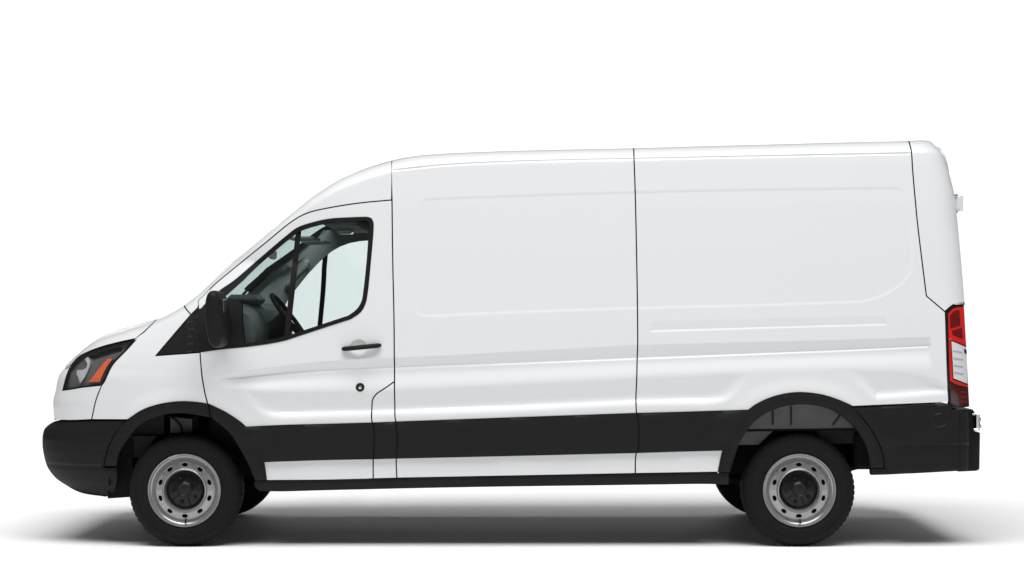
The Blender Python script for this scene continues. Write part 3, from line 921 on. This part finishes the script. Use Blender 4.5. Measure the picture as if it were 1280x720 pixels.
# ---- headlights
HLO = S(rev(HL_TOP), HL_RIGHT[::-1], rev(HL_BOT), rev(HL_LEFT))
HLA = S(HL_TOP, HL_LEFT, HL_BOT, HL_RIGHT)
hl = panel('headlight', HLA, LAMPH, van, off=-.035, flange=0, gap=0, rows=ROWS_PLAIN)
PAIR.append(hl)
HLI = S([(164, 427.6), (147.8, 432), (127, 437.5), (111, 443.3), (98, 450), (89.5, 459.5)], [(89.5, 459.5), (84.6, 471), (80.6, 486)], [(80.6, 486), (103, 482.4), (126, 479.8)], [(126, 479.8), (134.5, 463), (140, 453.5), (156.5, 436.6), (164, 427.6)])
panel('lamp_bezel', HLA, PLAST2, hl, off=-.004, flange=.045, gap=.001, holes=[HLI], rows=ROWS_PLAIN, step=.008)
panel('turn_signal', S([(110, 477.8), (117, 469.5), (123.3, 461), (129, 454), (134.4, 449)], [(134.4, 449), (141.3, 447.6)], [(141.3, 447.6), (135, 456), (130, 464.4), (124.4, 477.2)], [(124.4, 477.2), (110, 477.8)]), AMBER, hl, off=-.004, bulge=(.006, .015), flange=.02, gap=0, rows=ROWS_PLAIN, step=.008)
panel('lamp_reflector', S([(105.5, 449), (109.6, 446.4), (111.9, 452), (111.3, 458), (109, 464), (105, 472), (99.6, 479.5)], [(99.6, 479.5), (97.5, 473), (95.3, 467), (96, 462.8)], [(96, 462.8), (103, 462.2), (107.2, 460)], [(107.2, 460), (108.4, 455.5), (107.5, 452.5), (105.5, 449)]), REFL, hl, off=-.006, bulge=(.010, .03), flange=.02, gap=0, rows=ROWS_PLAIN, step=.006)
panel('lamp_shield', S([(111, 446), (136, 438), (150, 434.5)], [(150, 434.5), (152, 437), (140, 441), (116, 449)], [(116, 449), (111, 446)]), PLAST2, hl, off=-.022, bulge=(.006, .01), flange=.02, gap=0, rows=ROWS_PLAIN, step=.008)
panel('lamp_lens', HLA, CLEAR, hl, off=.001, bulge=(.003, .012), flange=0, gap=.0022, rows=ROWS_PLAIN)

# ---- wing mirror
def superell(cx, cz, a, b, y, n=40, p=2.6, lean=0.0):
    out = []
    for i in range(n):
        t = 2 * math.pi * i / n
        c, s = math.cos(t), math.sin(t)
        x = a * math.copysign(abs(c) ** (2 / p), c); z = b * math.copysign(abs(s) ** (2 / p), s)
        out.append((cx + x + lean * z, y, cz + z))
    return out
mc = P3(268.3, 399, 1.29)
km = (DC - 1.29) / F
A_, B_ = 11.6 * km, 36 * km
mr = MB(); rings = []
for (y, sc, dx) in ((-1.09, .90, .012), (-1.12, .98, .004), (-1.2, 1.0, 0), (-1.28, .985, 0), (-1.315, .93, 0), (-1.335, .82, .002), (-1.345, .62, .004), (-1.348, .3, .005)):
    rings.append(superell(mc.x + dx, mc.z + .0, A_ * sc, B_ * (1 - (1 - sc) * .45), y, lean=-.055))
n = 40; vs_ = [v for r in rings for v in r]; fs_ = []
for i in range(len(rings) - 1):
    for k in range(n):
        fs_.append((i * n + k, i * n + (k + 1) % n, (i + 1) * n + (k + 1) % n, (i + 1) * n + k))
fs_.append(tuple(range(n))); fs_.append(tuple((len(rings) - 1) * n + k for k in range(n)))
mr.add(vs_, fs_)
mirr = mr.build('wing_mirror', PLAST, door, 50)
am = MB()
am.box((mc.x + .01, -1.06, mc.z - .10), (.07, .13, .05), .02)
am.build('mirror_arm', PLAST, mirr)
am = MB()
am.box((mc.x + .01, -1.05, mc.z + .06), (.07, .10, .05), .02)
am.build('mirror_arm', PLAST, mirr)
mg = MB(); mg.box((mc.x + A_ - .006, -1.205, mc.z), (.006, .15, .24), .002)
mg.build('mirror_glass', CHROME, mirr)

# ---- wheels
def wheel(c, side):
    root = bpy.data.objects.new('wheel', None); COL.objects.link(root); root.parent = van
    root.location = (c[0], 0, c[1])
    Y0 = -.975   # outer face
    ty = MB()
    R = .345
    prof = [(.205, .10), (.212, .035), (.224, .012), (.236, .004), (.250, .002), (.254, .0035), (.262, .001), (.292, .006), (.296, .0085), (.300, .0065), (.318, .018), (.329, .030), (.339, .042), (.3445, .052), (.345, .075),
            (.345, .088), (.337, .089), (.337, .099), (.345, .100), (.345, .128), (.337, .129), (.337, .139), (.345, .140), (.345, .16), (.344, .178), (.332, .200), (.30, .222), (.25, .230), (.21, .215), (.205, .14)]
    def tread(i, j, r):
        if 11 <= j <= 14 or 23 <= j <= 25:
            return r - (.0045 if (i % 4 == 0) else 0)
        return r
    ty.lathe([(r, Y0 + y) for r, y in prof], 240, 0, 0, mod=tread, closed=True)
    t = ty.build('tyre', TYREM, root, 28)
    rm_ = MB()
    rp = [(.2235, .016), (.2235, .006), (.2205, .0015), (.2165, .002), (.213, .009), (.209, .020), (.2035, .0225), (.199, .027), (.1965, .037), (.192, .041), (.187, .037)]
    rm_.lathe([(r, Y0 + y) for r, y in rp], 128, 0, 0)
    rim = rm_.build('rim', STEEL, root, 30)
    # disc with ten oval vent holes
    dk = MB()
    HN = 10
    prof_d = [(.189, .039), (.182, .034), (.176, .031), (.172, .030)]
    dk.lathe([(r, Y0 + y) for r, y in prof_d], 160, 0, 0)
    # ring with holes between r=.172 and r=.142
    ro, ri = .172, .139
    seg = 16
    def ydisc(r):
        return Y0 + .030 - .007 * smooth((.172 - r) / .033)
    for h in range(HN):
        a0 = 2 * math.pi * h / HN + math.pi / 2
        da = math.pi / HN
        outer = []
        m = seg // 4
        for i in range(m): outer.append((ro, a0 - da + 2 * da * i / m))
        for i in range(m): outer.append((ro + (ri - ro) * i / m, a0 + da))
        for i in range(m): outer.append((ri, a0 + da - 2 * da * i / m))
        for i in range(m): outer.append((ri + (ro - ri) * i / m, a0 - da))
        O = [(r * math.cos(a), ydisc(r), r * math.sin(a)) for r, a in outer]
        rc = .1565; I = []; I2 = []
        for (r, a) in outer:
            th = math.atan2((r - rc) / .0165, (a - a0) * rc / .049)
            u, v = math.cos(th) * .0185, math.sin(th) * .0120
            rr = rc + v; aa = a0 + u / rc
            I.append((rr * math.cos(aa), ydisc(rr) + .0005, rr * math.sin(aa)))
            rr = rc + v * .95; aa = a0 + u * .95 / rc
            I2.append((rr * math.cos(aa), ydisc(rr) + .014, rr * math.sin(aa)))
        k = len(O); vs_ = O + I + I2
        fs_ = [(i, (i + 1) % k, k + (i + 1) % k, k + i) for i in range(k)] + [(k + i, k + (i + 1) % k, 2 * k + (i + 1) % k, 2 * k + i) for i in range(k)]
        dk.add(vs_, fs_)
    dk.lathe([(r, Y0 + y) for r, y in [(.139, .023), (.137, .016), (.134, .009), (.130, .006), (.126, .007), (.123, .012), (.121, .026), (.119, .045), (.114, .06)]], 128, 0, 0)
    dk.build('wheel_disc', STEEL, rim, 40)
    bk = MB(); bk.lathe([(.0, Y0 + .075), (.19, Y0 + .075), (.20, Y0 + .05)], 64, 0, 0)
    bk.build('brake_drum', DARK, rim)
    hb_ = MB()
    hb_.lathe([(r, Y0 + y) for r, y in [(.116, .052), (.108, .044), (.095, .040), (.07, .037), (.052, .031), (.046, .027), (.045, .018), (.041, .0145), (.036, .015), (.033, .018), (0, .0165)]], 64, 0, 0)
    hub = hb_.build('hub_cap', PLAST2, root, 35)
    for k in range(5):
        a = math.pi / 2 + 2 * math.pi * k / 5 + .35
        ln = MB()
        cx, cz = .078 * math.cos(a), .078 * math.sin(a)
        ln.lathe([(0, Y0 + .022), (.0105, Y0 + .023), (.0125, Y0 + .027), (.0125, Y0 + .046)], 6, cx, cz)
        ln.build('lug_nut', PLAST, hub, 20)
        a2 = a + math.pi / 5
        rb_ = MB()
        p0 = (.050 * math.cos(a2), Y0 + .031, .050 * math.sin(a2)); p1 = (.106 * math.cos(a2), Y0 + .042, .106 * math.sin(a2))
        rb_.tube([p0, p1], .004, 6)
        rb_.build('hub_rib', PLAST, hub)
    vl = MB()
    vl.tube([(.004, Y0 + .03, -.176), (.006, Y0 + .004, -.192), (.008, Y0 - .002, -.199)], .0042, 8)
    vl.build('valve_stem', RUB, rim)
    wt = MB()
    if side == 'f':
        arcs = [(100, 116)]
    else:
        arcs = [(264, 275)]
    rr = .2185 if side == 'f' else .171
    for a, b in arcs:
        wt.tube([(rr * math.cos(math.radians(a + (b - a) * i / 8)), Y0 + (.001 if side == 'f' else .028), rr * math.sin(math.radians(a + (b - a) * i / 8))) for i in range(9)], .0055, 8)
    wt.build('balance_weight', GREYL, rim)
    return root
def copy_tree(o, parent, far=False):
    c = o.copy(); COL.objects.link(c); c.parent = parent
    for ch in list(o.children):
        copy_tree(ch, c)
    return c
wf = wheel(FW, 'f')
wr = wheel(RW, 'r')
wr.rotation_euler = (0, math.radians(0), 0)
for w_ in (wf, wr):
    c = copy_tree(w_, van)
    c.rotation_euler = (0, 0, math.pi)

# ---- underside and wheel wells
ub = MB()
xa = FW[0]; xb = RW[0]
ub.box(((xa + xb) / 2, 0, .53), (xb - xa - .98, 1.84, .14), .02)
ub.box((xa - .05, 0, .62), (1.35, 1.16, .36), .05)
ub.box((xb + .15, 0, .66), (1.55, 1.16, .30), .05)
ub.box((xb + .66, 0, .58), (.62, 1.76, .23), .02)
ub.build('underbody', DARK, van)
ax = MB()
ax.tube([(xb, -.8, .345), (xb, .8, .345)], .045, 12)
ax.lathe([(.0, -.16), (.11, -.12), (.13, 0), (.11, .12), (0, .16)], 20, xb, .345)
ax.build('rear_axle', DARK, van)
for sgn in (-1, 1):
    sp = MB()
    sp.tube([(xb - .68, sgn * .52, .44), (xb - .3, sgn * .52, .36), (xb, sgn * .52, .33), (xb + .4, sgn * .52, .45), (xb + .75, sgn * .52, .54)], .022, 8)
    sp.build('leaf_spring', DARK, van)
fa = MB()
fa.tube([(xa, -.8, .33), (xa, .8, .33)], .04, 10)
fa.build('front_axle', DARK, van)

def arch(c, r, a0, a1, y0, y1, name, material):
    m = MB(); n = 40; vs_ = []; fs_ = []
    for i in range(n + 1):
        a = math.radians(a0 + (a1 - a0) * i / n)
        for y in (y0, y1):
            vs_.append((c[0] + r * math.cos(a), y, c[1] + r * math.sin(a)))
    for i in range(n):
        fs_.append((2 * i, 2 * i + 1, 2 * i + 3, 2 * i + 2))
    # inner wall
    k = len(vs_)
    vs_ += [(c[0] + r * math.cos(math.radians(a0 + (a1 - a0) * i / n)), y1, c[1] + r * math.sin(math.radians(a0 + (a1 - a0) * i / n))) for i in range(n + 1)]
    vs_.append((c[0], y1, c[1]))
    for i in range(n):
        fs_.append((k + i, k + i + 1, k + n + 1))
    m.add(vs_, fs_)
    return m.build(name, material, van)
for sgn in (1, -1):
    arch((xa, .40), .47, 0, 184, -.93 * sgn, -.60 * sgn, 'front_wheel_liner', DARK)
    arch((xb, .40), .515, 9, 177, -.93 * sgn, -.60 * sgn, 'rear_wheel_liner', DARK)

# bits seen above the front tyre: strut, hose, inner apron
def bar(name, pts, r, m):
    b = MB(); b.tube(pts, r, 10); o = b.build(name, m, van); PAIR.append(o); return o
def pane(name, pts, w, m, th=.01):
    b = MB(); q = [P3(x, y, w) for x, y in pts]
    extrude_poly(b, [(v.x, v.z) for v in q], -w, -w + th)
    o = b.build(name, m, van); PAIR.append(o); return o
pane('inner_apron', [(150, 546), (205, 543), (205, 510), (150, 510)], .80, LINER)
pane('inner_apron', [(146, 572), (176, 572), (196, 545), (150, 545)], .84, LINER, .02)
pane('suspension_bracket', [(213, 541), (240, 541), (240, 524), (213, 521)], .78, GREYM, .04)
pane('inner_apron', [(262, 546), (300, 560), (300, 525), (262, 525)], .80, DARK)
sb = P3(244, 520, .76); st2 = P3(246, 570, .76)
bar('suspension_strut', [(sb.x, -.76, sb.z), (st2.x, -.76, st2.z)], .022, DARK)
bar('brake_hose', [tuple(P3(x, y, .82)) for x, y in ((211, 520), (219, 524), (226, 532), (229, 545))], .008, RUB)
# rear inner body side above the tyre: grey sheet with ribs
pane('inner_quarter_sheet', [(925, 538), (1080, 536), (1080, 495), (925, 495)], .90, GREYM, .01)
pane('inner_quarter_sheet', [(915, 556), (948, 556), (966, 539), (915, 540)], .86, GREYM, .01)
pane('inner_quarter_sheet', [(1030, 555), (1085, 554), (1085, 538), (1020, 538)], .84, LINER, .01)
pane('sheet_edge', [(925, 539.5), (1080, 537.5), (1080, 535.3), (925, 537)], .905, DARK, .02)
for x in (965, 988):
    pane('sheet_rib', [(x, 531), (x + 2, 531), (x + 2, 508), (x, 508)], .906, LINER, .01)
pane('sheet_rib', [(1040, 531), (1042, 532), (1051, 520), (1049, 519)], .906, LINER, .01)

# ---- dark sheets added behind the gaps to block leaking light
INN1 = S([(484, 212), (500, 206), (560, 199), (800, 191), (1140, 182), (1165, 192)], [(1165, 200), (1185, 300), (1195, 400), (1198, 500)], [(1198, 500), (1075, 504)], [(1075, 504), (1050, 490), (1003, 482), (955, 488), (925, 515), (895, 575)], [(895, 575), (890, 596)], [(890, 596), (480, 603)], [(480, 603), (345, 604)], [(345, 604), (334, 560), (310, 520), (340, 470)], [(340, 470), (480, 450)], [(480, 450), (478, 330), (484, 212)])
PAIR.append(panel('gap_light_blocker', INN1, DARK, van, off=-.055, flange=0, gap=0, rows=np.arange(.2, 2.6, .06), sx=.06, feat=False))
INN2 = S([(92, 470), (120, 447), (165, 432), (200, 412), (240, 400)], [(240, 400), (262, 440), (300, 480)], [(300, 480), (335, 530)], [(335, 530), (300, 515), (260, 494), (229, 492), (195, 496), (160, 515), (130, 545)], [(130, 545), (90, 545), (75, 520), (92, 470)])
PAIR.append(panel('gap_light_blocker', INN2, DARK, van, off=-.060, flange=0, gap=0, rows=np.arange(.2, 2.6, .06), sx=.06, feat=False))

def seam_shade_strip(line, hw=5, off=-.019):  # dark strip added behind a seam to paint in the gap's shade
    p = spline(line); t = np.gradient(p, axis=0); t /= np.linalg.norm(t, axis=1, keepdims=True)
    nn = np.stack([-t[:, 1], t[:, 0]], 1)
    q = np.vstack([p + nn * hw, (p - nn * hw)[::-1]])
    PAIR.append(panel('seam_shade_strip', q, GAPSHADE, van, off=off, flange=0, gap=0, rows=ROWS_PLAIN, sx=.015, step=.008))
seam_shade_strip([(490, 202.5), (490, 225), (490, 250), (491, 330), (492.5, 400), (493, 477), (493.7, 520), (495.5, 535), (496, 590)])
seam_shade_strip([(792, 188)] + SEAM2[1:-1] + [(794.2, 588)])
seam_shade_strip(rev(BP2)[1:] + rev(BP)[1:], hw=3)
seam_shade_strip(DOOR_FRONT[1:], hw=3)
seam_shade_strip([(1137, 179)] + SEAM3[1:])
seam_shade_strip([(1156, 368), (1182, 390)])
seam_shade_strip([(262, 361.5), (269, 355), (287.5, 339.5), (300, 329.2), (330, 305), (367.5, 275), (385, 266), (410, 260), (450, 253.7), (487, 250.3)], hw=3.5)
# ---- cab interior
x_dash0 = P3(262, 400, .5).x; x_dash1 = P3(345, 400, .5).x
zt = P3(300, 379, .5).z
da = MB()
prof = [(x_dash0 - .15, zt - .10), (x_dash0, zt - .02), (x_dash0 + .12, zt + .005), (x_dash0 + .26, zt - .005), (x_dash0 + .34, zt - .05), (x_dash0 + .38, zt - .16), (x_dash0 + .36, zt - .30), (x_dash0 + .30, zt - .55), (x_dash0 - .15, zt - .55)]
ysd = [-.93, -.85, 0, .85, .93]
vs_ = []; fs_ = []
for y in ysd:
    d = .03 if abs(y) > .9 else 0
    vs_ += [(x - d, y, z - d) for x, z in prof]
k = len(prof)
for i in range(len(ysd) - 1):
    for j in range(k):
        fs_.append((i * k + j, i * k + (j + 1) % k, (i + 1) * k + (j + 1) % k, (i + 1) * k + j))
fs_.append(tuple(range(k))); fs_.append(tuple((len(ysd) - 1) * k + j for j in range(k)))
da.add(vs_, fs_)
dash = da.build('dashboard', TRIMD, van, 40)
bn = MB(); bn.box((x_dash0 + .22, -.42, zt + .02), (.20, .42, .07), .03); bn.build('instrument_binnacle', TRIMD, dash)
# steering wheel
sw = MB()
cs = Vector((x_dash0 + .50, -.42, zt - .10))
axis = Vector((.80, 0, .60)).normalized()
u = Vector((0, 1, 0)); v = axis.cross(u)
ring = [cs + (u * math.cos(t) + v * math.sin(t)) * .19 for t in np.linspace(0, 2 * math.pi, 49)]
sw.tube(ring, .015, 10, cap=False)
swo = sw.build('steering_wheel', PLAST, van)
hub = MB(); hub.tube([cs - axis * .30, cs - axis * .02], [.05, .07], 12)
for t in (.3, math.pi - .3, -math.pi / 2):
    hub.tube([cs - axis * .02, cs + (u * math.cos(t) + v * math.sin(t)) * .19], .018, 8)
hub.build('steering_hub', PLAST, swo)
# headliner, overhead shelf, visor, bulkhead, seats, floor
hd = MB()
zr = P3(440, 262, .6).z
xh0 = P3(386, 250, .6).x; xh1 = P3(492, 262, .6).x
extrude_poly(hd, [(xh0, zr - .045), (xh0 + .06, zr - .04), (xh1, zr - .015), (xh1, zr + .02), (xh0 + .02, zr + .01)], -.86, .86)
hdo = hd.build('headliner', TRIM, van)
sh = MB(); sh.box((xh0 + .20, 0, zr - .07), (.24, 1.30, .06), .02); sh.build('overhead_shelf', TRIMD, hdo)
for y in (-.40, .40):
    vz = MB(); q = P3(372, 291, .5)
    a = Vector((q.x - .02, y, q.z - .055)); 
    from mathutils import Matrix
    vz.box((q.x + .03, y, q.z - .035), (.17, .42, .018), .006, rot=None)
    vz.build('sun_visor', TRIM, hdo)
gl = MB(); q = P3(432, 290, -.1)
gl.box((q.x, .1, q.z), (.10, .16, .03), .012); gl.build('dome_lamp', WHITEL, hdo)
rv = MB(); q = P3(341, 318, 0)
rv.box((q.x, 0, q.z), (.03, .22, .065), .012); rv.tube([(q.x - .01, 0, q.z), (q.x - .07, 0, q.z + .05)], .01, 8)
rv.build('rear_view_mirror', GREYL, van)
pt = MB(); q = [P3(x, y, -.84) for x, y in ((316, 376), (341, 350), (365, 327), (396, 299), (404, 288), (470, 285), (470, 299.8), (450, 301.3), (437, 303.7), (425, 308), (415, 313.7), (407, 319.8), (398, 328), (385, 342), (376, 353), (368, 363), (359, 376), (350, 392), (316, 392))]
extrude_poly(pt, [(v.x, v.z) for v in q], .84, .87)
pto = pt.build('pillar_trim', TRIM, van)
gh = MB()
p = [P3(x, y, -.80) for x, y in ((357, 362), (361, 356), (372, 345), (382, 334), (383, 327))]
gh.tube([(v.x, .78 if 0 < i < 4 else .85, v.z) for i, v in enumerate(p)], .020, 10)
gh.build('grab_handle', TRIM, pto)
bh = MB(); q = P3(497, 400, .5)
bh.box((q.x + .08, 0, 1.45), (.03, 1.7, 1.7), .0); bh.build('bulkhead', TRIM, van)
fo = MB(); fo.box((-1.08, 0, .66), (.82, 1.72, .05), .01); fo.build('cab_floor', TRIMD, van)
for y in (-.48, .48):
    st_ = MB(); q = P3(462, 470, .5)
    st_.box((q.x - .18, y, q.z - .05), (.50, .50, .16), .05)
    seat = st_.build('seat', SEATM, van, 60)
    bk = MB(); bk.box((q.x + .13, y, q.z + .26), (.13, .48, .58), .05); bk.build('backrest', SEATM, seat, 60)

for o in PAIR:
    mirrored(o, van)

# ------------------------------------------------------------------ render
scene.render.engine = 'CYCLES'
scene.render.film_transparent = False
scene.cycles.max_bounces = 10
scene.cycles.transparent_max_bounces = 16
